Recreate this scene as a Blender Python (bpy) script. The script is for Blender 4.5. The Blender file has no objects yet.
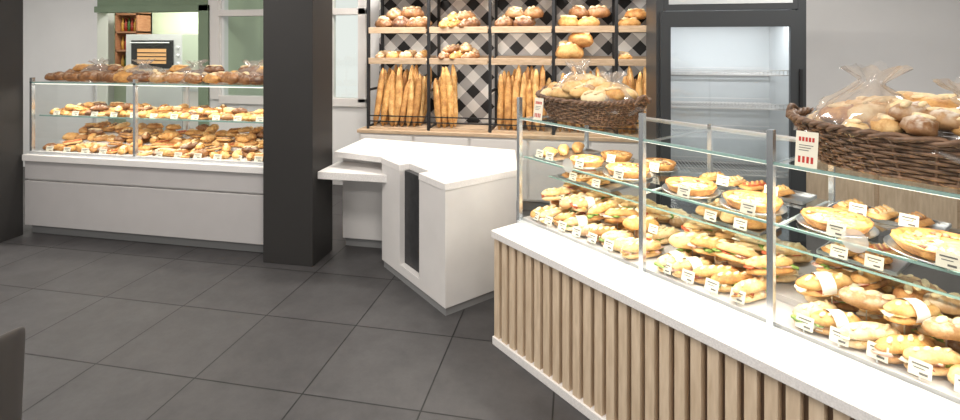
import bpy, math, random
from mathutils import Matrix, Vector, noise
random.seed(7)
R = random.random
def U(a,b): return a+(b-a)*R()
D2R = math.pi/180
sc = bpy.context.scene
sc.view_settings.view_transform = 'Standard'

# ------------------------------------------------------------ materials
def newmat(name):
    m = bpy.data.materials.new(name); m.use_nodes = True
    return m, m.node_tree.nodes, m.node_tree.links, m.node_tree.nodes['Principled BSDF']
def mat(name, col, rough=.5, metal=0, var=0.0, scale=20, bump=0, emis=0, spec=.5):
    m,n,l,p = newmat(name)
    p.inputs['Base Color'].default_value=(*col,1); p.inputs['Roughness'].default_value=rough
    p.inputs['Metallic'].default_value=metal; p.inputs['Specular IOR Level'].default_value=spec
    if var or bump:
        tc=n.new('ShaderNodeTexCoord'); no=n.new('ShaderNodeTexNoise'); no.inputs['Scale'].default_value=scale
        no.inputs['Detail'].default_value=5
        l.new(tc.outputs['Object'],no.inputs['Vector'])
        if var:
            r=n.new('ShaderNodeValToRGB')
            r.color_ramp.elements[0].position=.3; r.color_ramp.elements[1].position=.7
            r.color_ramp.elements[0].color=(*[c*(1-var) for c in col],1)
            r.color_ramp.elements[1].color=(*[min(1,c*(1+var)) for c in col],1)
            l.new(no.outputs['Fac'],r.inputs['Fac']); l.new(r.outputs['Color'],p.inputs['Base Color'])
        if bump:
            b=n.new('ShaderNodeBump'); b.inputs['Strength'].default_value=bump; b.inputs['Distance'].default_value=.005
            l.new(no.outputs['Fac'],b.inputs['Height']); l.new(b.outputs['Normal'],p.inputs['Normal'])
    if emis:
        p.inputs['Emission Color'].default_value=(*col,1); p.inputs['Emission Strength'].default_value=emis
    return m
def crust(name, c1, c2, c3=None, scale=18, flour=0):
    """baked crust: mottled between tones, each loaf slightly different"""
    m,n,l,p = newmat(name)
    tc=n.new('ShaderNodeTexCoord'); no=n.new('ShaderNodeTexNoise'); no.inputs['Scale'].default_value=scale
    no.inputs['Detail'].default_value=7; no.inputs['Roughness'].default_value=.72
    l.new(tc.outputs['Object'],no.inputs['Vector'])
    g=n.new('ShaderNodeNewGeometry')
    ad=n.new('ShaderNodeMath'); ad.operation='MULTIPLY_ADD'; ad.inputs[1].default_value=.6
    l.new(g.outputs['Random Per Island'],ad.inputs[0])
    su=n.new('ShaderNodeMath'); su.operation='MULTIPLY_ADD'; su.inputs[1].default_value=2.0; su.inputs[2].default_value=-.82
    l.new(no.outputs['Fac'],su.inputs[0]); l.new(su.outputs[0],ad.inputs[2])
    r=n.new('ShaderNodeValToRGB'); e=r.color_ramp.elements
    e[0].position=.15; e[0].color=(*c1,1); e[1].position=.92; e[1].color=(*c2,1)
    if c3: 
        k=e.new(.5); k.color=(*c3,1)
    l.new(ad.outputs[0],r.inputs['Fac'])
    out=r.outputs['Color']
    if flour:
        n2=n.new('ShaderNodeTexNoise'); n2.inputs['Scale'].default_value=35; n2.inputs['Detail'].default_value=4
        l.new(tc.outputs['Object'],n2.inputs['Vector'])
        r2=n.new('ShaderNodeValToRGB'); r2.color_ramp.elements[0].position=.45; r2.color_ramp.elements[1].position=.62
        l.new(n2.outputs['Fac'],r2.inputs['Fac'])
        sp=n.new('ShaderNodeSeparateXYZ'); l.new(g.outputs['Normal'],sp.inputs[0])
        mu=n.new('ShaderNodeMath'); mu.operation='MULTIPLY'; mu.use_clamp=True
        l.new(r2.outputs['Color'],mu.inputs[0]); l.new(sp.outputs['Z'],mu.inputs[1])
        m2=n.new('ShaderNodeMath'); m2.operation='MULTIPLY'; m2.inputs[1].default_value=flour
        l.new(mu.outputs[0],m2.inputs[0])
        mx=n.new('ShaderNodeMixRGB'); mx.inputs['Color2'].default_value=(.78,.70,.58,1)
        l.new(m2.outputs[0],mx.inputs['Fac']); l.new(out,mx.inputs['Color1']); out=mx.outputs['Color']
    l.new(out,p.inputs['Base Color']); p.inputs['Roughness'].default_value=.55
    b=n.new('ShaderNodeBump'); b.inputs['Strength'].default_value=.8; b.inputs['Distance'].default_value=.008
    l.new(no.outputs['Fac'],b.inputs['Height']); l.new(b.outputs['Normal'],p.inputs['Normal'])
    return m
def glassmat(name, tint=(.97,.99,.98), base=.05, edge=.6, rough=0.0, haze=0, hazecol=(1,1,1)):
    m=bpy.data.materials.new(name); m.use_nodes=True; n=m.node_tree.nodes; l=m.node_tree.links; n.clear()
    o=n.new('ShaderNodeOutputMaterial'); t=n.new('ShaderNodeBsdfTransparent'); t.inputs[0].default_value=(*tint,1)
    g=n.new('ShaderNodeBsdfGlossy'); g.inputs['Roughness'].default_value=rough
    lw=n.new('ShaderNodeLayerWeight'); lw.inputs['Blend'].default_value=.5
    pw=n.new('ShaderNodeMath'); pw.operation='POWER'; pw.inputs[1].default_value=4
    l.new(lw.outputs['Facing'],pw.inputs[0])
    ma=n.new('ShaderNodeMath'); ma.operation='MULTIPLY_ADD'; ma.inputs[1].default_value=edge; ma.inputs[2].default_value=base
    l.new(pw.outputs[0],ma.inputs[0])
    mx=n.new('ShaderNodeMixShader'); l.new(ma.outputs[0],mx.inputs[0]); l.new(t.outputs[0],mx.inputs[1]); l.new(g.outputs[0],mx.inputs[2])
    last=mx
    if haze:
        d=n.new('ShaderNodeBsdfDiffuse'); d.inputs[0].default_value=(*hazecol,1)
        m2=n.new('ShaderNodeMixShader'); m2.inputs[0].default_value=haze
        l.new(mx.outputs[0],m2.inputs[1]); l.new(d.outputs[0],m2.inputs[2]); last=m2
    l.new(last.outputs[0],o.inputs[0])
    return m
def wood(name,c1,c2,sc_=(2,2,14)):
    m,n,l,p=newmat(name)
    tc=n.new('ShaderNodeTexCoord'); mp=n.new('ShaderNodeMapping'); mp.inputs['Scale'].default_value=sc_
    no=n.new('ShaderNodeTexNoise'); no.inputs['Scale'].default_value=6; no.inputs['Detail'].default_value=6
    l.new(tc.outputs['Object'],mp.inputs[0]); l.new(mp.outputs[0],no.inputs['Vector'])
    r=n.new('ShaderNodeValToRGB'); r.color_ramp.elements[0].position=.3; r.color_ramp.elements[1].position=.7
    r.color_ramp.elements[0].color=(*c1,1); r.color_ramp.elements[1].color=(*c2,1)
    l.new(no.outputs['Fac'],r.inputs['Fac']); l.new(r.outputs['Color'],p.inputs['Base Color'])
    p.inputs['Roughness'].default_value=.55
    return m

M={}
M['white']=mat('white_laminate',(.72,.695,.675),.4,var=.03,scale=6)
M['quartz']=mat('speckled_quartz',(.82,.79,.765),.4,var=.10,scale=160)
M['panel']=mat('grey_white_panel',(.50,.48,.475),.5,var=.03,scale=5)
M['kick']=mat('toe_kick_grey',(.24,.24,.24),.5)
M['black']=mat('black_inset',(.028,.028,.03),.45,var=.3,scale=25)
M['column']=mat('anthracite_paint',(.026,.024,.023),.6,var=.06,scale=3)
M['wallL']=mat('light_grey_paint',(.76,.76,.755),.8,var=.02,scale=3)
M['wallR']=mat('grey_paint',(.70,.70,.70),.8,var=.02,scale=3)
M['sage']=mat('sage_green_paint',(.20,.27,.18),.7,var=.05,scale=3)
M['beige']=mat('pale_sage_paint',(.52,.60,.44),.8,var=.03,scale=3)
M['ceil']=mat('ceiling_white',(.72,.72,.72),.9)
M['slat']=wood('oak_slat',(.58,.44,.30),(.74,.59,.43),(8,8,1.2))
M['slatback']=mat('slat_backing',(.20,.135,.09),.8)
M['shelfwood']=wood('shelf_oak',(.44,.31,.20),(.60,.45,.31),(2,10,10))
M['steel']=mat('brushed_steel',(.62,.64,.66),.3,1)
M['alu']=mat('satin_aluminium',(.74,.76,.78),.4,.6)
M['chrome']=mat('polished_post',(.70,.74,.77),.25,.85)
M['dsteel']=mat('dark_steel',(.018,.018,.02),.45,.2)
M['fridge']=mat('fridge_anthracite',(.050,.054,.058),.4,.2)
M['fridgein']=mat('fridge_liner',(.60,.63,.64),.4)
M['led']=mat('led_strip',(1,.94,.85),.5,emis=1.0)
M['glass']=glassmat('clear_glass',base=.045,edge=.5)
M['topglass']=glassmat('top_glass',(.90,.95,.93),.06,.6)
M['fglass']=glassmat('fridge_glass',(.86,.89,.90),.08,.5,haze=.07,hazecol=(.8,.83,.85))
M['wglass']=glassmat('window_glass',(.86,.92,.89),.06,.5)
M['gedge']=mat('glass_edge_green',(.28,.42,.38),.2)
M['film']=glassmat('plastic_film',(.98,.97,.96),.15,.6,.12,haze=.13,hazecol=(.9,.85,.8))
M['sticker']=glassmat('frosted_sticker',(.95,.95,.95),.02,.1,.4,haze=.55,hazecol=(.82,.80,.74))
M['card']=mat('price_card',(.80,.75,.62),.6)
M['ink']=mat('ink',(.12,.11,.10),.6)
M['red']=mat('red_ink',(.5,.03,.02),.6)
M['gold']=crust('crust_golden',(.84,.56,.25),(.34,.13,.035),(.68,.36,.11))
M['bag']=crust('crust_baguette',(.78,.50,.21),(.33,.135,.04),(.58,.30,.095),scale=14)
M['dark']=crust('crust_dark',(.44,.21,.08),(.09,.033,.018),(.24,.10,.033),flour=.5)
M['flour']=crust('crust_floured',(.58,.36,.17),(.25,.11,.04),flour=.9)
M['pale']=crust('crust_pale',(.88,.71,.44),(.56,.30,.10),(.79,.54,.25))
M['slash']=mat('crumb_slash',(.84,.66,.40),.8,var=.18,scale=60)
M['crumb']=mat('crumb_white',(.80,.72,.54),.8,var=.1,scale=80)
M['green']=mat('lettuce',(.25,.38,.08),.6,var=.5,scale=60)
M['tomato']=mat('tomato',(.52,.11,.04),.4,var=.3,scale=40)
M['ham']=mat('ham',(.72,.43,.34),.5,var=.2,scale=40)
M['cheese']=crust('melted_cheese',(.88,.64,.27),(.38,.15,.035),(.76,.44,.12),scale=30)
M['paper']=mat('paper_sleeve',(.82,.79,.72),.7)
M['wick']=mat('dark_wicker',(.16,.09,.052),.5,var=.6,scale=40)
M['chair']=mat('chair_shell',(.05,.045,.042),.5)
M['bottleR']=mat('bottle_red',(.30,.03,.02),.2); M['bottleG']=mat('bottle_green',(.05,.12,.03),.2); M['bottleY']=mat('jar_amber',(.6,.32,.06),.2)
M['oven']=mat('oven_glass',(.02,.02,.022),.12)
M['ovenlit']=mat('oven_glow',(.80,.45,.20),.6,emis=.25)
M['cabinetred']=wood('red_wood',(.30,.12,.055),(.42,.20,.10))

# floor tiles
def floor_mat():
    m,n,l,p=newmat('dark_stone_tiles')
    tc=n.new('ShaderNodeTexCoord'); mp=n.new('ShaderNodeMapping'); mp.inputs['Location'].default_value=(60.71,60-2.22,0)
    l.new(tc.outputs['Object'],mp.inputs[0])
    b=n.new('ShaderNodeTexBrick'); b.offset=0; b.squash=1
    b.inputs['Scale'].default_value=1; b.inputs['Brick Width'].default_value=.6; b.inputs['Row Height'].default_value=.6
    b.inputs['Mortar Size'].default_value=.0042; b.inputs['Mortar Smooth'].default_value=.1; b.inputs['Bias'].default_value=0
    b.inputs['Color1'].default_value=(.058,.055,.056,1); b.inputs['Color2'].default_value=(.069,.066,.067,1); b.inputs['Mortar'].default_value=(.009,.009,.009,1)
    l.new(mp.outputs[0],b.inputs['Vector'])
    no=n.new('ShaderNodeTexNoise'); no.inputs['Scale'].default_value=5; no.inputs['Detail'].default_value=10; no.inputs['Roughness'].default_value=.75
    l.new(tc.outputs['Object'],no.inputs['Vector'])
    r=n.new('ShaderNodeValToRGB'); r.color_ramp.elements[0].position=.3; r.color_ramp.elements[1].position=.7
    r.color_ramp.elements[0].color=(.74,.74,.74,1); r.color_ramp.elements[1].color=(1.22,1.22,1.22,1)
    l.new(no.outputs['Fac'],r.inputs['Fac'])
    mx=n.new('ShaderNodeMixRGB'); mx.blend_type='MULTIPLY'; mx.inputs['Fac'].default_value=1
    l.new(b.outputs['Color'],mx.inputs['Color1']); l.new(r.outputs['Color'],mx.inputs['Color2'])
    l.new(mx.outputs['Color'],p.inputs['Base Color']); p.inputs['Roughness'].default_value=.5
    p.inputs['Specular IOR Level'].default_value=.4
    bm=n.new('ShaderNodeBump'); bm.inputs['Strength'].default_value=.5; bm.inputs['Distance'].default_value=.003; bm.invert=True
    l.new(b.outputs['Fac'],bm.inputs['Height']); l.new(bm.outputs['Normal'],p.inputs['Normal'])
    return m
M['floor']=floor_mat()
def gingham():
    m,n,l,p=newmat('gingham_pattern')
    tc=n.new('ShaderNodeTexCoord'); mp=n.new('ShaderNodeMapping'); mp.vector_type='POINT'
    mp.inputs['Location'].default_value=(50,0,50); mp.inputs['Rotation'].default_value=(0,math.pi/4,0)
    l.new(tc.outputs['Object'],mp.inputs[0]); sp=n.new('ShaderNodeSeparateXYZ'); l.new(mp.outputs[0],sp.inputs[0])
    outs=[]
    for ax in ('X','Z'):
        a=n.new('ShaderNodeMath'); a.operation='MULTIPLY'; a.inputs[1].default_value=1/.235; l.new(sp.outputs[ax],a.inputs[0])
        f=n.new('ShaderNodeMath'); f.operation='FRACT'; l.new(a.outputs[0],f.inputs[0])
        g=n.new('ShaderNodeMath'); g.operation='GREATER_THAN'; g.inputs[1].default_value=.5; l.new(f.outputs[0],g.inputs[0])
        h=n.new('ShaderNodeMath'); h.operation='MULTIPLY'; h.inputs[1].default_value=.5; l.new(g.outputs[0],h.inputs[0]); outs.append(h)
    s=n.new('ShaderNodeMath'); s.operation='ADD'; l.new(outs[0].outputs[0],s.inputs[0]); l.new(outs[1].outputs[0],s.inputs[1])
    r=n.new('ShaderNodeValToRGB'); r.color_ramp.interpolation='CONSTANT'; e=r.color_ramp.elements
    e[0].position=0; e[0].color=(.97,.97,.96,1); e[1].position=.9; e[1].color=(.012,.012,.014,1)
    k=e.new(.3); k.color=(.50,.50,.51,1)
    l.new(s.outputs[0],r.inputs['Fac']); l.new(r.outputs['Color'],p.inputs['Base Color']); p.inputs['Roughness'].default_value=.6
    return m
M['ging']=gingham()

# ------------------------------------------------------------ mesh builder
class MB:
    def __init__(s): s.v=[]; s.f=[]; s.m=[]; s.sm=[]; s.mats=[]
    def mi(s,k):
        if k not in s.mats: s.mats.append(k)
        return s.mats.index(k)
    def add(s,vs,fs,k,T=None,smooth=False):
        o=len(s.v)
        if T is not None: vs=[tuple(T@Vector(v)) for v in vs]
        s.v+= [tuple(v) for v in vs]; i=s.mi(k)
        for f in fs: s.f.append(tuple(a+o for a in f)); s.m.append(i); s.sm.append(smooth)
    def box(s,x0,x1,y0,y1,z0,z1,k,T=None):
        vs=[(x0,y0,z0),(x1,y0,z0),(x1,y1,z0),(x0,y1,z0),(x0,y0,z1),(x1,y0,z1),(x1,y1,z1),(x0,y1,z1)]
        s.add(vs,[(0,3,2,1),(4,5,6,7),(0,1,5,4),(1,2,6,5),(2,3,7,6),(3,0,4,7)],k,T)
    def quad(s,a,b,c,d,k,T=None): s.add([a,b,c,d],[(0,1,2,3)],k,T)
    def prism(s,poly,z0,z1,k,T=None):
        n=len(poly); vs=[(x,y,z0) for x,y in poly]+[(x,y,z1) for x,y in poly]
        fs=[tuple(range(n-1,-1,-1)),tuple(range(n,2*n))]+[(i,(i+1)%n,n+(i+1)%n,n+i) for i in range(n)]
        s.add(vs,fs,k,T)
    def lathe(s,prof,k,T=None,n=28,crimp=0,smooth=True,sx=1,sy=1):
        vs=[];fs=[]
        for j,(r,z) in enumerate(prof):
            for i in range(n):
                a=2*math.pi*i/n; rr=r*(1+(crimp*math.cos(a*n/2) if r>0 else 0))
                vs.append((rr*math.cos(a)*sx,rr*math.sin(a)*sy,z))
        for j in range(len(prof)-1):
            for i in range(n):
                fs.append((j*n+i,j*n+(i+1)%n,(j+1)*n+(i+1)%n,(j+1)*n+i))
        s.add(vs,fs,k,T,smooth)
    def tube(s,pts,rad,k,T=None,n=6,closed=False,smooth=True):
        vs=[];fs=[];P=[Vector(p) for p in pts];N=len(P)
        for i,p in enumerate(P):
            a=P[(i-1)%N] if (closed or i>0) else P[i]; b=P[(i+1)%N] if (closed or i<N-1) else P[i]
            t=(b-a).normalized(); up=Vector((0,0,1)) if abs(t.z)<.9 else Vector((1,0,0))
            x=t.cross(up).normalized(); y=t.cross(x)
            r=rad[i] if isinstance(rad,(list,tuple)) else rad
            for j in range(n):
                q=2*math.pi*j/n; vs.append(p+x*math.cos(q)*r+y*math.sin(q)*r)
        for i in range(N if closed else N-1):
            i2=(i+1)%N
            for j in range(n): fs.append((i*n+j,i*n+(j+1)%n,i2*n+(j+1)%n,i2*n+j))
        if not closed:
            fs.append(tuple(range(n))); fs.append(tuple(range((N-1)*n,N*n)))
        s.add(vs,fs,k,T,smooth)
    def loaf(s,T,L,W,H,k,pw=2.4,bend=0,nx=14,na=10,bump=.09,slashes=0,sk='slash',flat=.35,sang=.6,sw=.13):
        """rests on z=0 of its own frame, long axis x"""
        vs=[];fs=[];seed=Vector((U(0,99),U(0,99),U(0,99)))
        zc=H*flat
        for i in range(nx+1):
            q=-math.cos(math.pi*i/nx); r=max(.03,(1-abs(q)**pw))**.5
            for j in range(na):
                a=2*math.pi*j/na; ca,sa=math.cos(a),math.sin(a)
                y=W/2*r*ca; z=(H-zc)*r*sa if sa>0 else zc*min(1,r*1.15)*sa
                d=1+bump*noise.noise(seed+Vector((q*2.5,ca*1.5,sa*1.5)))*2
                vs.append((q*L/2, y*d+bend*q*q, zc+z*d))
        for i in range(nx):
            for j in range(na): fs.append((i*na+j,(i+1)*na+j,(i+1)*na+(j+1)%na,i*na+(j+1)%na))
        fs.append(tuple(range(na))); fs.append(tuple(range(nx*na+na-1,nx*na-1,-1)))
        s.add(vs,fs,k,T,True)
        for c in range(slashes):
            q=-.72+1.44*(c+.5)/slashes; r=(1-abs(q)**pw)**.5
            sl=min(L/slashes*1.0,W*1.1)
            TT=T@Tr((q*L/2,bend*q*q,zc+(H-zc)*r*.88))@Rz(sang)
            s.blob(TT,sl/2,W*sw,H*.16,sk)
    def blob(s,T,rx,ry,rz,k,n=8,m=6,jit=0):
        vs=[(0,0,-rz)];fs=[];sd=Vector((U(0,99),U(0,99),0))
        for i in range(1,m):
            p=-math.pi/2+math.pi*i/m
            for j in range(n):
                a=2*math.pi*j/n; v=Vector((math.cos(p)*math.cos(a),math.cos(p)*math.sin(a),math.sin(p)))
                d=1+(jit*noise.noise(v*1.7+sd)*2 if jit else 0)
                vs.append((v.x*rx*d,v.y*ry*d,v.z*rz*d))
        vs.append((0,0,rz)); e=len(vs)-1
        for j in range(n): fs.append((0,1+(j+1)%n,1+j)); fs.append((e,1+(m-2)*n+j,1+(m-2)*n+(j+1)%n))
        for i in range(m-2):
            for j in range(n): fs.append((1+i*n+j,1+i*n+(j+1)%n,1+(i+1)*n+(j+1)%n,1+(i+1)*n+j))
        s.add(vs,fs,k,T,True)
    def croissant(s,T,L,k='gold'):
        pts=[];rad=[];n=22
        for i in range(n+1):
            q=-1+2*i/n; a=q*1.15
            pts.append((L*.5*math.sin(a)/math.sin(1.15),-L*.33*(1-math.cos(a)),L*.17))
            r=L*.2*(1-abs(q)**1.7)**.8*(1+.15*math.cos(q*20))+.003; rad.append(r)
        s.tube(pts,rad,k,T,n=9)
    def slice_(s,T,L,Wd,k='gold'):
        """rectangular filled puff pastry: crust slab, ridged rim, filling"""
        s.loaf(T,L,Wd,.026,k,pw=9,nx=10,na=8)
        s.loaf(T@Tr((0,0,.016)),L*.86,Wd*.62,.018,random.choice(['cheese','cheese','tomato','dark','slash']),pw=8,nx=10,na=8,bump=.2)
        for i in range(4):
            q=-.6+.4*i; s.blob(T@Tr((q*L/2,0,.030))@Rz(.8),Wd*.42,.008,.006,k,n=6,m=4)
    def pie(s,T,r,kind):
        h=.034
        s.lathe([(0,.0),(r*1.10,.0),(r*1.18,.008),(r*1.18,.011),(r*1.08,.004),(0,.004)],'steel',T,n=28)
        s.lathe([(r*.86,.005),(r*.95,h*.6),(r*1.03,h),(r*1.0,h*1.18),(r*.92,h*1.1),(r*.86,h*.8)],'gold',T,n=36,crimp=.022)
        s.lathe([(r*.9,h*.8),(r*.6,h*.93),(r*.3,h*.98),(0.001,h)],'cheese',T,n=24)
        for i in range(46):
            a=U(0,6.28); q=r*.82*R()**.5
            kk=random.choice({'pizza':['tomato','cheese','green','dark','dark','gold','ham'],'quiche':['cheese','dark','pale','gold','gold'],'tart':['gold','slash','dark','pale']}[kind])
            s.blob(T@Tr((q*math.cos(a),q*math.sin(a),h*.95))@Rz(U(0,3)),U(.008,.022),U(.006,.014),U(.004,.008),kk,n=6,m=4,jit=.3)
    def sandwich(s,T,L=.21,style=None):
        st=style or random.choice(['filled','filled','filled','sleeve','plain','plain'])
        kk=random.choice(['pale','pale','bag','gold'])
        if st=='plain':
            s.loaf(T,L,.082,.062,random.choice(['flour','pale','gold']),pw=3.5,flat=.4,slashes=3,nx=12,na=9,sw=.16); return
        s.loaf(T,L,.074,.032,kk,pw=3,flat=.5,nx=10,na=8)
        n=12
        for i in range(n):
            q=-.88+1.76*i/(n-1)
            fk=random.choice(['green','ham','crumb','cheese','tomato','green','crumb'])
            s.blob(T@Tr((q*L/2,U(-.008,.008),.032))@Rz(U(0,3))@Rx(U(-.4,.4)),.019,.039*(1-abs(q)**3*.4),.006,fk,n=7,m=4,jit=.45)
        s.loaf(T@Tr((0,.003,.034))@Rx(U(-.18,.18)),L,.074,.038,kk,pw=3,flat=.2,slashes=4,nx=12,na=8,sw=.12)
        if st=='sleeve':
            q0,q1=(-.30,.22)
            vs=[];fs=[];na=14
            for i,q in enumerate((q0,q1)):
                for j in range(na):
                    a=2*math.pi*j/na; vs.append((q*L/2,.043*math.cos(a),.038+.041*math.sin(a)))
            for j in range(na): fs.append((j,(j+1)%na,na+(j+1)%na,na+j))
            s.add(vs,fs,'paper',T,True)
    def card(s,T,w=.055,h=.04,tilt=.35,red=False,stand=.0):
        """card facing -y, tilted back"""
        TT=T@Tr((0,0,stand))@Rx(-tilt)
        s.box(-w/2,w/2,0,.0015,0,h,'card',TT)
        s.box(-w*.36,w*.36,-.0008,0,h*.68,h*.78,'ink',TT)
        s.box(-w*.28,w*.2,-.0008,0,h*.48,h*.54,'ink',TT)
        s.box(-w*.02,w*.34,-.0008,0,h*.14,h*.28,'red' if red else 'ink',TT)
        if stand: s.box(-.002,.002,.001,.003,-stand,0,'steel',T@Tr((0,0,stand)))
    def bigtag(s,T,w,h):
        TT=T@Rx(-.12)
        s.box(-w/2,w/2,0,.002,0,h,'card',TT)
        for i in range(5): s.box(-w*.36+i*w*.15,-w*.26+i*w*.15,-.0008,0,h*.72,h*.84,'red',TT)
        for i in range(3): s.box(-w*.34,w*(.3-.1*i),-.0008,0,h*(.60-.07*i),h*(.62-.07*i),'ink',TT)
        for i in range(4): s.box(-w*.36+i*w*.19,-w*.25+i*w*.19,-.0008,0,h*.12,h*.30,'red',TT)
    def plasticbag(s,T,rx,ry,hh):
        """loose clear bag over its contents, gathered to a twisted neck with a flared tuft"""
        vs=[];fs=[];na,nb=40,22;sd=Vector((U(0,50),U(0,50),0)); ph=U(0,6)
        lean=(U(-.03,.03),U(-.02,.02))
        for i in range(nb+1):
            p=i/nb
            if p<.5: rad=1-.35*(p/.5)**2
            elif p<.8: t=(p-.5)/.3; rad=.65*(1-t)**1.2+.14*t
            else: t=(p-.8)/.2; rad=.14+.28*t
            for j in range(na):
                aa=2*math.pi*j/na
                fold=.05+.16*max(0,p-.3)
                dd=1+.25*noise.noise(Vector((math.cos(aa)*2.5,math.sin(aa)*2.5,p*4))+sd)+fold*math.sin(aa*7+ph+p*3)+fold*.6*math.sin(aa*13-p*5)
                z=hh*p+.03*noise.noise(Vector((math.cos(aa)*3,math.sin(aa)*3,p*3))-sd)
                vs.append((rx*rad*dd*math.cos(aa)+lean[0]*p,ry*rad*dd*math.sin(aa)+lean[1]*p,z))
        for i in range(nb):
            for j in range(na): fs.append((i*na+j,i*na+(j+1)%na,(i+1)*na+(j+1)%na,(i+1)*na+j))
        s.add(vs,fs,'film',T,True)
    def obj(s,name,parent=None,bevel=0):
        me=bpy.data.meshes.new(name); me.from_pydata(s.v,[],s.f)
        for k in s.mats: me.materials.append(M[k])
        me.polygons.foreach_set('material_index',s.m); me.polygons.foreach_set('use_smooth',s.sm); me.update()
        o=bpy.data.objects.new(name,me); sc.collection.objects.link(o)
        if parent: o.parent=parent
        if bevel:
            b=o.modifiers.new('bevel','BEVEL'); b.width=bevel; b.segments=2; b.limit_method='ANGLE'; b.angle_limit=.7
        return o
def empty(name,loc=(0,0,0)):
    o=bpy.data.objects.new(name,None); o.empty_display_size=.1; sc.collection.objects.link(o); return o
Tr=Matrix.Translation
def Rz(a): return Matrix.Rotation(a,4,'Z')
def Rx(a): return Matrix.Rotation(a,4,'X')
def Ry(a): return Matrix.Rotation(a,4,'Y')

# ------------------------------------------------------------ room shell
XL,XR,YF,YB,ZC=-8.2,4.6,-3.0,5.6,3.0
m=MB(); m.box(XL-.1,XR+.1,YF-.1,8.2,-.1,0,'floor'); m.obj('floor')
m=MB(); m.box(XL-.1,XR+.1,YF-.1,8.2,ZC,ZC+.1,'ceil'); m.obj('ceiling')
m=MB()
m.box(XL,-6.31,YB,YB+.12,0,ZC,'wallL')
m.box(-6.31,-4.62,YB,YB+.12,2.17,ZC,'sage')
m.box(-4.62,-4.42,YB,YB+.12,0,ZC,'wallL')
m.box(-4.42,-2.48,YB,YB+.12,0,1.0,'wallL'); m.box(-4.42,-2.48,YB,YB+.12,2.7,ZC,'wallL')
m.box(-2.48,XR,YB,YB+.12,0,ZC,'wallR')
m.obj('wall_back')
m=MB()
m.box(-6.33,-6.29,YB-.02,YB+.14,0,2.2,'wallL'); m.box(-4.74,-4.60,YB-.03,YB+.14,0,2.2,'sage')
m.box(-6.33,-4.60,YB-.03,YB+.14,2.12,2.2,'sage'); m.obj('trim_1',bevel=.004)
m=MB()
for a,b in ((-4.56,-4.44),(-3.62,-3.54),(-2.98,-2.90),(-2.56,-2.46)): m.box(a,b,YB-.04,YB+.08,1.0,2.7,'white')
m.box(-4.44,-2.46,YB-.04,YB+.08,.95,1.05,'white'); m.box(-4.44,-2.46,YB-.04,YB+.08,2.05,2.13,'white')
m.box(-4.44,-2.46,YB-.04,YB+.08,2.62,2.7,'white')
m.quad((-4.4,YB+.02,1.02),(-2.5,YB+.02,1.02),(-2.5,YB+.02,2.65),(-4.4,YB+.02,2.65),'wglass')
m.obj('window_1',bevel=.005)
m=MB(); m.box(XL-.12,XL,YF,8.1,0,ZC,'wallL'); m.obj('wall_left')
m=MB(); m.box(XR,XR+.12,YF,YB,0,ZC,'wallR'); m.obj('wall_right')
m=MB(); m.box(XL,XR,YF-.12,YF,2.7,ZC,'wallL'); m.box(XL,XR,YF-.12,YF,0,.3,'wallL')
for x in (XL,-4,-.2,XR-.4): m.box(x,x+.4,YF-.12,YF,0,ZC,'wallL')
m.obj('wall_front')
m=MB(); m.box(XL,-4.5,7.6,7.72,0,ZC,'beige'); m.obj('wall_kitchen')
m=MB(); m.box(-4.6,-4.5,YB+.12,7.72,0,ZC,'beige'); m.obj('wall_kitchen_side')
m=MB(); m.box(-2.30,.85,YB-.012,YB-.001,.8,2.75,'ging'); m.obj('gingham_wall_panel')
m=MB(); m.box(.9,XR,YB-.015,YB,0,.1,'kick'); m.obj('baseboard_back')

# columns
m=MB(); m.box(-2.40,-1.98,3.50,3.82,0,ZC,'column'); m.obj('square_column',bevel=.004)
m=MB(); m.box(-5.30,-4.845,3.35,3.60,0,ZC,'column'); m.obj('square_column.001',bevel=.004)

# ------------------------------------------------------------ kitchen glimpsed through the doorway
m=MB(); x0,x1,y0=-7.86,-7.40,7.3
m.box(x0,x0+.03,y0,7.6,1.25,2.25,'cabinetred'); m.box(x1-.03,x1,y0,7.6,1.25,2.25,'cabinetred'); m.box(x0,x1,7.57,7.6,1.25,2.25,'cabinetred')
for z in (1.25,1.57,1.89,2.2): m.box(x0,x1,y0,7.6,z,z+.03,'cabinetred')
for z in (1.28,1.60,1.92):
    for i in range(6):
        T=Tr((x0+.07+i*.064,y0+.09,z)); k=random.choice(['bottleR','bottleG','bottleY','bottleY'])
        m.lathe([(.0,0),(.026,0),(.026,.13),(.010,.18),(.010,.23),(0,.23)],k,T,n=8)
m.obj('bottle_shelf')
m=MB(); x0,x1,y0=-7.32,-6.25,7.0
m.box(x0,x1,y0,7.55,.0,1.22,'alu'); m.box(x0,x1,y0,7.55,1.22,1.86,'alu')
m.box(x0+.12,x1-.16,y0-.02,y0,1.30,1.76,'oven'); m.box(x0+.24,x1-.28,y0-.024,y0-.02,1.38,1.62,'ovenlit')
for i in range(3): m.box(x0+.24,x1-.28,y0-.03,y0-.024,1.43+.06*i,1.445+.06*i,'dsteel')
m.tube([(x0+.14,y0-.05,1.72),(x1-.2,y0-.05,1.72)],.012,'alu')
for i in range(3): m.lathe([(0,0),(.025,0),(.025,.02),(0,.02)],'alu',Tr((x1-.08,y0,1.38+.13*i))@Rx(math.pi/2),n=12)
m.obj('bakery_oven',bevel=.004)
m=MB()
m.box(-6.15,-4.75,6.9,7.5,.0,.95,'white'); m.box(-6.15,-4.75,6.88,7.5,.95,1.0,'steel')
for i in range(6): m.lathe([(0,0),(.09,0),(.1,.02),(.1,.2),(0,.2)],random.choice(['white','alu']),Tr((-6.0+.22*i,7.2,1.0)),n=14)
m.obj('kitchen_worktop')

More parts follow.
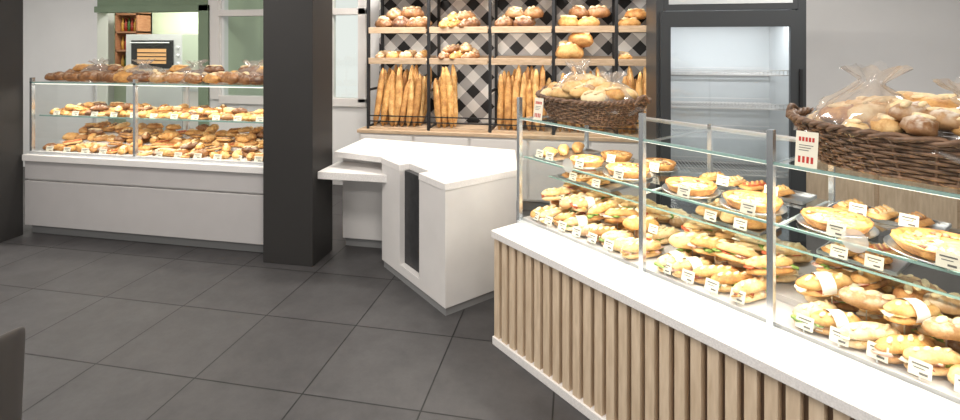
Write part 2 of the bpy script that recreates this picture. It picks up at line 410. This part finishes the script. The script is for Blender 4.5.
# ------------------------------------------------------------ left pastry counter
LC=empty('pastry_display_counter'); X0,X1=-4.80,-2.42
m=MB()
m.box(X0-.03,X1,3.575,4.30,.665,.72,'quartz')
m.box(X0-.03,X1,3.60,4.28,.50,.665,'panel'); m.box(X0-.03,X1,3.625,4.28,.485,.50,'white'); m.box(X0-.03,X1,3.60,4.28,.09,.485,'panel')
m.box(X0-.03,X1,3.66,4.25,0,.09,'kick'); m.obj('base',LC,bevel=.004)
m=MB()
for x in (X0+.015,-3.70,X1-.015): 
    m.box(x-.012,x+.012,3.615,3.645,.72,1.40,'chrome'); m.box(x-.012,x+.012,4.2,4.225,.72,1.37,'alu')
m.box(X0,X1,3.612,3.64,.72,.745,'alu'); m.box(X0,X1,4.2,4.225,.72,.76,'alu')
m.box(X0,X1,3.615,3.625,1.352,1.364,'gedge'); m.box(X0,X1,3.70,3.708,1.045,1.057,'gedge')
m.box(X0,X1,4.195,4.225,1.34,1.37,'alu'); m.box(X0,X1,3.66,3.675,1.34,1.35,'led')
m.box(X0,X1,4.1,4.12,1.03,1.05,'alu')
m.obj('frame',LC)
m=MB()
m.quad((X0,3.625,.75),(X1,3.625,.75),(X1,3.625,1.352),(X0,3.625,1.352),'glass')
m.quad((X0,3.615,1.36),(X1,3.615,1.36),(X1,4.22,1.36),(X0,4.22,1.36),'topglass')
m.quad((X0,3.70,1.05),(X1,3.70,1.05),(X1,4.12,1.05),(X0,4.12,1.05),'topglass')
for x in (X0,X1): m.quad((x,3.625,.75),(x,4.2,.75),(x,4.2,1.35),(x,3.625,1.35),'glass')
m.obj('glass_panes',LC)
m=MB(); m.box(X0+.02,X1-.02,3.66,4.18,.721,.735,'white'); m.box(X0+.02,X1-.02,3.86,4.18,.736,.79,'white'); m.box(X0+.02,X1-.02,4.03,4.18,.791,.84,'white'); m.obj('deck',LC)

def pastry(mb,T,big=1.0,kinds=('c','r','o','l')):
    k=random.choice(kinds); s=big
    if k=='c': mb.croissant(T@Rz(U(0,6.28)),U(.13,.17)*s,random.choice(['gold','gold','dark','bag']))
    elif k=='r': 
        r=U(.05,.065)*s; mb.loaf(T,2*r,2*r,r*1.0,random.choice(['gold','bag','dark','gold']),pw=2,nx=9,na=10)
        if R()<.4: mb.blob(T@Tr((0,0,r*.92)),r*.5,r*.5,r*.15,random.choice(['slash','tomato','dark']))
    elif k=='o': mb.loaf(T@Rz(U(0,3.1)),U(.14,.19)*s,.08*s,.055*s,random.choice(['gold','bag','dark','gold']),slashes=3,nx=10,na=8)
    else: mb.slice_(T@Rz(U(-.5,2)),.14*s,.09*s,random.choice(['gold','bag']))
m=MB()
x=X0+.10
while x<X1-.09:
    for y,z in ((3.73,.736),(3.82,.736),(3.93,.791),(4.02,.791),(4.11,.841)):
        pastry(m,Tr((x+U(-.02,.02),y+U(-.01,.01),z)),U(.95,1.15),('c','r','o','l','l','o'))
        if y>3.8 and R()<.6: pastry(m,Tr((x+U(.03,.08),y-.02,z+.05))@Rx(U(-.2,.2)),U(.85,1.05),('c','l','o'))
    x+=.112
for i in range(12):
    m.card(Tr((X0+.15+i*.19,3.665,.737)),.075,.045,.3)
m.obj('pastry_assortment')
m=MB(); x=X0+.09
while x<X1-.08:
    for y in (3.78,3.87,3.96,4.06): 
        pastry(m,Tr((x+U(-.02,.02),y,1.052)),U(.85,1.0),('o','l','r','l','c'))
        if R()<.35: pastry(m,Tr((x+.05,y,1.095)),U(.8,.9),('o','l','c'))
    x+=.105
for i in range(11): m.card(Tr((X0+.17+i*.205,3.712,1.058)),.07,.04,.3)
m.obj('pastry_assortment')
m=MB(); x=X0+.14
while x<X1-.12:
    for y in (3.77,3.90,4.06):
        kk=random.choice(['dark','dark','gold','flour'])
        m.loaf(Tr((x+U(-.02,.02),y,1.362))@Rz(U(-.9,.9)),U(.18,.26),.13,U(.08,.105),kk,slashes=random.choice([0,3]),nx=11,na=10,bump=.14)
    if R()<.7:
        m.loaf(Tr((x+.08,3.93,1.44))@Rz(U(-.9,.9)),U(.17,.22),.12,.07,random.choice(['dark','gold']),slashes=3,nx=11,na=10,bump=.14)
    x+=.175
for bx in (X0+.45,X0+.95,X0+1.45,X0+2.05): m.plasticbag(Tr((bx,3.9,1.364)),.22,.16,.19)
m.obj('bread_loaf_row')

# ------------------------------------------------------------ checkout counter (white, angled)
A=-42.2*D2R; u=Vector((math.cos(A),math.sin(A))); nn=Vector((-math.sin(A),math.cos(A)))
C=Vector((-.805,3.010))
def cp(t,d): p=C-u*t+nn*d; return (p.x,p.y)
CK=empty('checkout_counter')
m=MB()
top=[(-1.93,3.75),cp(.90,.02),cp(.90,0),cp(.61,0),cp(.61,.085),cp(.33,.085),cp(.33,0),cp(0,0),cp(0,.60),(-.50,4.09),(-1.93,4.35)]
m.prism(top,.785,.83,'quartz')
m.obj('worktop',CK,bevel=.003)
m=MB()
m.prism([cp(.896,0.004),cp(.61,.004),cp(.61,.57),cp(.886,.57)],.05,.785,'white')
m.prism([cp(.33,.004),cp(.004,.004),cp(.004,.59),cp(.33,.57)],.05,.785,'white')
m.prism([cp(.61,.085),cp(.33,.085),cp(.33,.57),cp(.61,.57)],.05,.785,'white')
m.prism([cp(.61,.004),cp(.33,.004),cp(.33,.085),cp(.61,.085)],.05,.115,'white')
m.prism([(-1.93,3.90),(-1.3,3.90),(-.55,4.0),(-.53,4.07),(-1.93,4.31)],.075,.785,'white')
m.obj('body',CK,bevel=.002)
m=MB()
m.prism([cp(.608,.045),cp(.332,.045),cp(.332,.084),cp(.608,.084)],.117,.785,'black'); m.obj('inset_panel',CK)
m=MB()
m.prism([cp(.88,.012),cp(.012,.012),cp(.012,.56),cp(.86,.56)],0,.05,'kick')
m.prism([(-1.92,3.93),(-1.3,3.93),(-.58,4.03),(-.56,4.04),(-1.92,4.28)],0,.075,'kick'); m.obj('plinth',CK)
m=MB(); m.prism([(-1.972,3.56),(-1.39,3.56),cp(.892,.004),(-1.44,3.90),(-1.972,3.90)],.655,.712,'quartz')
m.prism([(-1.96,3.74),(-1.45,3.74),(-1.45,3.90),(-1.96,3.90)],.60,.655,'white'); m.obj('side_shelf',CK,bevel=.003)

# ------------------------------------------------------------ bread rack on the back wall
m=MB()
m.box(-2.32,.78,5.12,5.58,0,.10,'kick'); m.box(-2.32,.78,5.08,5.58,.10,.74,'white'); m.box(-2.34,.79,5.06,5.585,.74,.775,'shelfwood')
for i in range(5): m.box(-2.30+.61*i,-1.72+.61*i,5.065,5.08,.12,.72,'white')
m.obj('rack_base_cabinet',bevel=.003)
BR=empty('bread_rack'); ups=[-2.24,-1.555,-.89,-.235,.385,.77]
m=MB()
for x in ups:
    for y in (5.14,5.54): m.box(x-.015,x+.015,y-.015,y+.015,.776,2.62,'dsteel')
    for z in (.80,1.20,1.50,1.84,2.25,2.60): m.box(x-.012,x+.012,5.14,5.54,z-.012,z+.012,'dsteel')
for z in (1.50,1.83,2.25,2.60): m.box(ups[0],ups[-1],5.52,5.545,z-.012,z+.012,'dsteel'); 
for z in (.86,.92): m.box(ups[0],ups[-1],5.128,5.142,z-.006,z+.006,'dsteel')
m.obj('frame',BR)
m=MB()
for i in range(5):
    a,b=ups[i]+.02,ups[i+1]-.02
    for z in (1.50,1.83,2.25):
        T=Tr((0,5.14,z))@Rx(.12)
        m.box(a,b,-.03,.38,0,.025,'shelfwood',T); m.box(a,b,-.045,-.03,-.01,.055,'shelfwood',T)
    m.box(a,b,5.12,5.5,.776,.80,'shelfwood'); 
m.obj('shelf_boards',BR,bevel=.002)
def baguettes(name,a,b,nrow=3,pitch=.072,lean=0):
    m=MB()
    for r in range(nrow):
        x=a+.05+.025*r
        while x<b-.04:
            L=U(.52,.69); w=U(.068,.084)
            T=Tr((x,5.22+.085*r,.802+L/2*.985))@Ry(lean+U(-.10,.10))@Rx(-.10+U(-.03,.03))@Ry(-math.pi/2)@Rx(-math.pi/2+U(-.6,.6))
            T=T@Tr((0,0,-.03))
            m.loaf(T,L,w,w*.9,random.choice(['bag','bag','gold']),pw=3.0,nx=16,na=9,flat=.45,slashes=6,sang=.32,bend=U(-.018,.018),sw=.17,bump=.13)
            x+=pitch+U(-.006,.010)
    return m.obj(name)
baguettes('baguette_bundle',ups[0]+.04,ups[1]-.04,lean=.04); baguettes('baguette_bundle',ups[1]+.02,ups[1]+.29,lean=-.03); baguettes('baguette_bundle',ups[2]+.05,ups[3]-.04,lean=.04)
baguettes('baguette_bundle',ups[3]+.03,ups[4]-.03); baguettes('baguette_bundle',ups[4]+.03,ups[5]-.02)
def shelfbread(name,i,z,kinds,dx=.2,ds=(0.08,.24),Lr=(.2,.26),Wr=(.13,.16),rot=(0,3.1),stack=.5,fill=1,hf=.66):
    m=MB(); a,b=ups[i]+.03,ups[i+1]-.03; x=a+Lr[0]/2
    while x<a+(b-a)*fill-Lr[0]/2+.02:
        for s in ds:
            L=U(*Lr); Wd=U(*Wr); k=random.choice(kinds)
            m.loaf(Tr((x,5.14,z+.026))@Rx(.12)@Tr((0,s,0))@Rz(U(*rot)),L,Wd,Wd*hf,k,pw=2.2,slashes=random.choice([2,3]),nx=12,na=10,sw=.1)
        x+=dx
    x=a+Lr[0]/2+dx/2
    while x<a+(b-a)*fill-Lr[0]/2:
        if R()<stack: 
            Wd=U(*Wr); m.loaf(Tr((x,5.14,z+.026+Wd*.5))@Rx(.12)@Tr((0,.16,0))@Rz(U(*rot)),U(*Lr),Wd,Wd*hf,random.choice(kinds),pw=2.2,slashes=3,nx=12,na=10,sw=.1)
        x+=dx
    return m.obj(name)
shelfbread('boule_loaves',0,1.83,['flour','dark','flour'],.2,Lr=(.24,.28),Wr=(.18,.21),stack=1)
shelfbread('bread_loaves',1,1.83,['gold','dark','bag'],.13,Lr=(.28,.32),Wr=(.13,.16),rot=(.9,1.9),stack=1,hf=.8)
shelfbread('boule_loaves',2,1.83,['flour','dark'],.20,Lr=(.22,.26),Wr=(.17,.20),stack=1)
shelfbread('bread_loaves',3,1.83,['flour','gold','dark'],.2,Lr=(.24,.28),Wr=(.17,.2),stack=1)
shelfbread('bread_loaves',4,1.83,['gold','bag'],.15,stack=1)
shelfbread('bread_rolls',0,1.50,['flour','bag'],.15,Lr=(.14,.19),Wr=(.10,.12),stack=.5)
shelfbread('bread_loaves',1,1.50,['gold','dark','flour'],.14,Lr=(.26,.30),Wr=(.12,.15),rot=(.9,1.9),stack=1)
shelfbread('boule_loaves',3,1.50,['gold','bag'],.22,Lr=(.26,.30),Wr=(.22,.25),stack=1,fill=.8,hf=.72)
shelfbread('bread_rolls',4,1.50,['flour','gold'],.15,Lr=(.13,.17),Wr=(.09,.11),stack=.3,fill=.6)

# ------------------------------------------------------------ upright refrigerator
FR=empty('display_refrigerator'); a,b,y0,y1=.655,1.80,4.42,5.04
m=MB()
m.box(a,a+.06,y0,y1,.12,2.25,'fridge'); m.box(b-.06,b,y0,y1,.12,2.25,'fridge'); m.box(a+.06,b-.06,y1-.05,y1,.12,2.25,'fridgein')
m.box(a,b,y0,y1,.0,.12,'dsteel'); m.box(a+.06,b-.06,y0,y1,.12,.35,'fridge'); m.box(a+.06,b-.06,y0,y1,1.98,2.25,'fridge')
m.box(a+.1,b-.1,y0-.006,y0,2.03,2.2,'fridgein')
m.box(a+.06,a+.075,y0+.05,y1-.05,.35,1.98,'fridgein'); m.box(b-.075,b-.06,y0+.05,y1-.05,.35,1.98,'fridgein')
m.obj('cabinet',FR,bevel=.005)
m=MB()
m.box(a+.03,a+.11,y0-.04,y0-.005,.30,1.97,'fridge'); m.box(b-.13,b-.03,y0-.04,y0-.005,.30,1.97,'fridge')
m.box(a+.11,b-.13,y0-.04,y0-.005,1.84,1.97,'fridge'); m.box(a+.11,b-.13,y0-.04,y0-.005,.30,.40,'fridge')
m.box(b-.07,b-.05,y0-.06,y0-.04,.9,1.5,'dsteel')
m.quad((a+.11,y0-.02,.40),(b-.13,y0-.02,.40),(b-.13,y0-.02,1.84),(a+.11,y0-.02,1.84),'fglass')
m.obj('glass_door',FR)
m=MB()
for z in (.62,.92,1.17,1.45):
    for yy in (y0+.06,y1-.12):
        m.box(a+.08,b-.08,yy,yy+.010,z-.012,z-.002,'white'); m.box(a+.08,b-.08,yy,yy+.010,z+.03,z+.036,'white')
    for i in range(32): m.box(a+.1+i*.030,a+.104+i*.030,y0+.062,y0+.068,z-.01,z+.03,'white')
    for i in range(32): m.box(a+.1+i*.030,a+.105+i*.030,y0+.07,y1-.06,z-.008,z-.003,'white')
    m.box(a+.08,b-.08,y1-.062,y1-.055,z-.05,z-.01,'kick')
m.obj('wire_shelves',FR)
m=MB(); m.box(1.96,4.5,5.05,5.58,.0,.08,'kick'); m.box(1.95,4.5,5.0,5.58,.08,.80,'shelfwood'); m.box(1.93,4.52,4.97,5.585,.80,.84,'quartz')
for i in range(4): m.box(1.98+.63*i,2.57+.63*i,4.985,5.0,.11,.77,'slat')
m.obj('reflection_standin_cabinet',bevel=.003)  # cabinet added to stand in for brown reflections in the case glass

# ------------------------------------------------------------ right display counter
P0=Vector((-.446,2.771)); W=Tr((P0.x,P0.y,0))@Rz(A)
RC=empty('sandwich_display_counter'); xa,xb=-.03,2.75
posts=[-.03,.813,1.363,2.15]
m=MB()
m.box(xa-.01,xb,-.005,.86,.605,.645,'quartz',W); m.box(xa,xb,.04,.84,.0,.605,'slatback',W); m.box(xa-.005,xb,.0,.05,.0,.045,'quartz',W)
m.box(xa,xa+.02,.04,.84,.045,.605,'slat',W)
m.obj('base',RC,bevel=.003)
m=MB(); x=xa
while x<xb-.05:
    m.box(x,x+.043,.010,.045,.045,.605,'slat',W); x+=.066
m.obj('slats',RC,bevel=.002)
m=MB()
for x in posts:
    m.box(x-.011,x+.011,.190,.215,.645,1.386,'chrome',W); m.box(x-.010,x+.010,.78,.80,.645,1.28,'chrome',W)
    m.box(x-.005,x+.005,.215,.78,1.247,1.258,'chrome',W)
m.box(xa,xb,.185,.215,.645,.662,'alu',W); m.box(xa,xb,.78,.80,1.25,1.27,'alu',W); m.box(xa,xb,.78,.80,.645,.68,'alu',W)
m.box(xa,xb,.196,.206,1.259,1.269,'gedge',W); m.box(xa,xb,.236,.243,1.025,1.034,'gedge',W); m.box(xa,xb,.44,.446,.878,.886,'gedge',W)
m.box(xa,xb,.235,.250,1.248,1.256,'led',W)
m.box(xa-.012,xa,.19,.80,.645,.66,'alu',W)
m.obj('frame',RC)
m=MB()
for i in range(3):
    p,q=posts[i]+.011,posts[i+1]-.011
    m.quad((p,.2,.662),(q,.2,.662),(q,.2,1.259),(p,.2,1.259),'glass',W)
m.quad((xa,.196,1.265),(xb,.196,1.265),(xb,.79,1.265),(xa,.79,1.265),'topglass',W)
m.quad((xa,.24,1.03),(xb,.24,1.03),(xb,.72,1.03),(xa,.72,1.03),'topglass',W)
m.quad((xa,.44,.882),(xb,.44,.882),(xb,.76,.882),(xa,.76,.882),'topglass',W)
m.quad((xa,.2,.665),(xa,.79,.665),(xa,.79,1.25),(xa,.2,1.25),'glass',W)
for x,z in ((.36,1.06),(1.62,1.06)):
    n_=28; r=.038
    m.add([(x+r*math.cos(2*math.pi*i/n_),.197,z+r*math.sin(2*math.pi*i/n_)) for i in range(n_)],[tuple(range(n_))],'sticker',W)
m.obj('glass_panes',RC)
m=MB()
for x in posts[:3]+[2.15]:
    m.box(x-.006,x+.006,.21,.74,1.015,1.022,'alu',W)
m.prism([(xa+.01,.22),(xb-.01,.22),(xb-.01,.76),(xa+.01,.76)],.646,.675,'panel',W)
m.box(xa+.01,xb-.01,.40,.76,.676,.70,'panel',W); m.box(xa+.01,xb-.01,.58,.76,.701,.74,'panel',W)
m.obj('deck',RC)
for (p,q) in ((-.01,.80),(.83,1.35),(1.38,2.12)):
    m=MB()
    for r,(y,z) in enumerate(((.325,.677),(.50,.701),(.67,.741))):
        x=p+.075
        while x<q-.05:
            m.sandwich(W@Tr((x+U(-.015,.015),y+U(-.015,.015),z))@Rz(1.15+U(-.3,.3)),U(.17,.21)); x+=.085
    x=p+.10
    while x<q-.08:
        for y,z in ((.41,.765),(.56,.785)):
            m.sandwich(W@Tr((x+U(-.02,.02),y,z))@Rz(.9+U(-.5,.5))@Ry(U(-.15,.15))@Rx(U(-.2,.2)),U(.17,.2))
        x+=.11
    x=p+.08
    while x<q-.04:
        m.card(W@Tr((x,.228,.676)),.056,.046,.35,stand=.012)
        if R()<.8: m.card(W@Tr((x+.03,.40,.72)),.05,.04,.35,stand=.05)
        x+=.105
    m.obj('sandwich_row')
def pie(x,y,z,r,kind,name):
    m=MB(); m.pie(W@Tr((x,y,z)),r,kind); m.card(W@Tr((x+.04,y-r*1.18-.008,z+.003)),.056,.045,.3,stand=.006); m.obj(name)
def tray(x0,x1,y0,y1,z,what,name):
    """steel tray of small bakes"""
    m=MB(); m.box(x0,x1,y0,y1,z,z+.004,'steel',W)
    for (p0,p1,p2,p3) in ((x0,x1,y0-.004,y0),(x0,x1,y1,y1+.004),(x0-.004,x0,y0,y1),(x1,x1+.004,y0,y1)): m.box(p0,p1,p2,p3,z,z+.014,'steel',W)
    x=x0+.06
    while x<x1-.04:
        y=y0+.06
        while y<y1-.03:
            T=W@Tr((x,y,z+.005))@Rz(U(-.3,.3))
            if what=='slice': m.slice_(T@Rz(1.2),.135,.085,random.choice(['gold','bag','gold']))
            elif what=='croissant': m.croissant(T@Rz(2.0),U(.13,.15),random.choice(['gold','bag']))
            else: m.loaf(T@Rz(1.0),U(.12,.14),.085,.06,random.choice(['gold','pale','bag']),slashes=3,nx=10,na=9)
            y+=.125
        x+=.098
    for i in range(2): m.card(W@Tr((x0+(x1-x0)*(.3+.45*i),y0-.012,z+.003)),.056,.045,.3,stand=.006)
    m.obj(name)
for x,y,r,k in ((.34,.37,.090,'pizza'),(.60,.38,.105,'pizza'),(.36,.60,.085,'quiche'),(.62,.62,.085,'tart'),
                (.95,.37,.105,'pizza'),(1.22,.37,.105,'quiche'),
                (1.51,.38,.105,'quiche'),(1.80,.38,.125,'quiche'),(2.07,.38,.10,'pizza'),(1.93,.64,.075,'quiche')):
    pie(x,y,1.032,r,k,{'pizza':'pizza','quiche':'quiche','tart':'fruit_tart'}[k])
tray(.02,.20,.27,.66,1.032,'croissant','croissant_tray')
tray(.86,1.33,.56,.71,1.032,'slice','pastry_slice_tray')
tray(1.42,1.76,.57,.71,1.032,'slice','pastry_slice_tray')
tray(.03,.42,.47,.73,.884,'slice','pastry_slice_tray')
tray(.90,1.20,.47,.73,.884,'roll','bread_roll_tray')
tray(1.42,1.66,.47,.73,.884,'slice','pastry_slice_tray')

# ------------------------------------------------------------ wicker baskets
def basket(name,x,y,z,L,B,H,rot=0,rolls=26,top=.06,bags=()):
    T=W@Tr((x,y,z))@Rz(rot); m=MB()
    def el(a,k,off=0):
        fl=.76+.24*k
        c,s=math.cos(a),math.sin(a); e=.7
        px=abs(c)**e*math.copysign(1,c)*(L/2*fl+off); py=abs(s)**e*math.copysign(1,s)*(B/2*fl+off)
        return px,py
    rows=11; n=104
    for r in range(rows):
        k=r/(rows-1); pts=[]
        for i in range(n):
            a=2*math.pi*i/n; px,py=el(a,k,.006*math.sin(a*26+(r%2)*math.pi)); pts.append((px,py,.008+k*H*(1+.18*math.cos(a)**2)))
        m.tube(pts,H/rows*.50,'wick',T,n=5,closed=True)
    for i in range(52):
        a=2*math.pi*(i+.5)/52; m.tube([(*el(a,k/4),.005+k/4*H*(1+.18*math.cos(a)**2)) for k in range(5)],.0045,'wick',T,n=5)
    for o in (0,math.pi):
        pts=[]
        for i in range(160):
            a=2*math.pi*i/160; px,py=el(a,1,.009*math.cos(a*30+o)); pts.append((px,py,H*(1+.18*math.cos(a)**2)+.012+.008*math.sin(a*30+o)))
        m.tube(pts,.009,'wick',T,n=6,closed=True)
    m.prism([el(2*math.pi*i/40,0) for i in range(40)],.001,.012,'wick',T)
    for sx in (-1,1):
        pts=[(sx*(L/2+.010+.012*math.sin(math.pi*i/12)),-.06+.12*i/12,H*1.16+.04*math.sin(math.pi*i/12)) for i in range(13)]
        m.tube(pts,.009,'wick',T,n=6)
    m.obj(name)
    m=MB()
    for i in range(rolls):
        a=i*2.39996; q=((i+.5)/rolls)**.5*.80; px,py=q*math.cos(a)*L/2,q*math.sin(a)*B/2
        h=H*.60+(top+.05)*(1-q*q)+U(-.015,.02)
        kk=random.choice(['pale','pale','gold','flour','pale'])
        m.loaf(T@Tr((px,py,h))@Rz(U(0,3.1))@Rx(U(-.4,.4)),U(.12,.16),U(.08,.10),.065,kk,pw=2.4,slashes=random.choice([0,1,2]),nx=10,na=10,bump=.14)
    for bx,by,rx,ry,hh in bags: m.plasticbag(T@Tr((bx,by,H*.72)),rx,ry,hh)
    m.obj('bagged_bread_rolls')
basket('wicker_basket',.30,.44,1.266,.66,.38,.11,rolls=34,top=.07,bags=((-.10,0,.19,.15,.25),(.15,.0,.17,.15,.20)))
basket('wicker_basket',1.76,.44,1.266,.80,.42,.13,rolls=44,top=.06,bags=((-.17,0,.22,.18,.26),(.12,-.01,.22,.18,.22)))
m=MB(); m.bigtag(W@Tr((.10,.222,1.266)),.07,.125); m.obj('price_sign')
m=MB(); m.bigtag(W@Tr((1.47,.218,1.266)),.07,.125); m.obj('price_sign')

# ------------------------------------------------------------ chair (lower-left corner of the view)
CH=empty('dining_chair'); T=Tr((-1.90,1.10,0))@Rz(-.15)
m=MB()
n=16
vs=[];fs=[]
rowsz=[.44,.5,.58,.66,.74,.80,.84,.855]
for zi,z in enumerate(rowsz):
    for i in range(n+1):
        a=math.pi*(-.15+1.3*i/n); rr=.25+.012*(z-.44)/.4-(.012 if zi==7 else 0)
        e=abs(i-n/2)/(n/2)
        hh=z-(z-.44)*.50*e**2
        vs.append((rr*math.cos(a),rr*math.sin(a)*.95,hh))
for zi in range(len(rowsz)-1):
    for i in range(n): fs.append((zi*(n+1)+i,zi*(n+1)+i+1,(zi+1)*(n+1)+i+1,(zi+1)*(n+1)+i))
m.add(vs,fs,'chair',T@Rz(-math.pi/2),True); o=m.obj('backrest',CH)
so=o.modifiers.new('s','SOLIDIFY'); so.thickness=.035
ss=o.modifiers.new('ss','SUBSURF'); ss.levels=2; ss.render_levels=2
m=MB(); m.lathe([(0,.41),(.22,.41),(.25,.425),(.25,.455),(.22,.475),(0,.48)],'chair',T,n=28); m.obj('seat',CH)
m=MB()
for sx in (-1,1):
    for sy in (-1,1): m.tube([(sx*.15,sy*.15,.42),(sx*.21,sy*.21,.0)],[.018,.011],'dsteel',T,n=10)
m.obj('legs',CH)

# ------------------------------------------------------------ lights
def area(name,loc,sx,sy,e,col=(1,1,1),rot=(0,0,0),parent=None):
    l=bpy.data.lights.new(name,'AREA'); l.shape='RECTANGLE'; l.size=sx; l.size_y=sy; l.energy=e; l.color=col
    o=bpy.data.objects.new(name,l); o.location=loc; o.rotation_euler=rot; sc.collection.objects.link(o)
    if parent: o.parent=parent
    return o
for x,y,e in ((-3.4,2.2,50),(-.6,1.6,54),(-1.6,4.4,42),(2.0,3.4,54),(-3.4,-.6,52),(1.2,-.8,60),(-6.2,3.2,66)):
    m=MB(); m.box(x-.6,x+.6,y-.3,y+.3,ZC-.03,ZC-.001,'alu'); fx=m.obj('ceiling_light_panel')
    area('lamp',(x,y,ZC-.035),1.15,.55,e,(1,.95,.89),parent=fx)
area('kitchen_lamp',(-6.2,6.7,ZC-.05),1.0,.6,72,(1,.97,.88))
for t in (.4,1.2,2.0):
    p=W@Vector((t,.30,1.235)); area('case_led',p,.75,.04,6.5,(1,.92,.79),(0,0,A),RC)
    p=W@Vector((t,.27,1.010)); area('shelf_led',p,.75,.03,2.8,(1,.92,.79),(0,0,A),RC)
area('case_led',((X0+X1)/2,3.70,1.33),2.2,.04,11,(1,.93,.82),(0,0,0),LC)
area('shelf_led',((X0+X1)/2,3.72,1.03),2.2,.03,5,(1,.93,.82),(0,0,0),LC)
area('fridge_led',((.655+1.80)/2,4.52,1.95),.9,.05,10,(.97,.98,1),(0,0,0),FR)
for x in (-1.8,-.7,.3):  # unseen spots, added to brighten the rack and gingham
    m=MB(); m.tube([(x,4.3,ZC-.001),(x,4.3,ZC-.12),(x,4.38,ZC-.22)],[.02,.03,.045],'dsteel',n=12); f=m.obj('rack_fill_spot')
    area('rack_fill_lamp',(x,4.40,ZC-.25),.25,.1,19,(1,.94,.85),(.75,0,0),f)
# fill lights added under the rack boards to lift the shaded tiers
for z in (1.49,1.82):
    area('rack_tier_fill',((ups[0]+ups[-1])/2,5.16,z-.02),2.9,.03,5,(1,.94,.84),(.5,0,0),BR)
w=bpy.data.worlds.new('world'); sc.world=w; w.use_nodes=True
w.node_tree.nodes['Background'].inputs[0].default_value=(.95,.94,.91,1); w.node_tree.nodes['Background'].inputs[1].default_value=1.0

# ------------------------------------------------------------ camera
c=bpy.data.cameras.new('camera'); c.lens=18.75; c.sensor_width=36; c.shift_y=-166/960; c.clip_start=.05
co=bpy.data.objects.new('camera',c); co.location=(0,0,1.7); co.rotation_euler=(math.pi/2,0,10.98*D2R)
sc.collection.objects.link(co); sc.camera=co
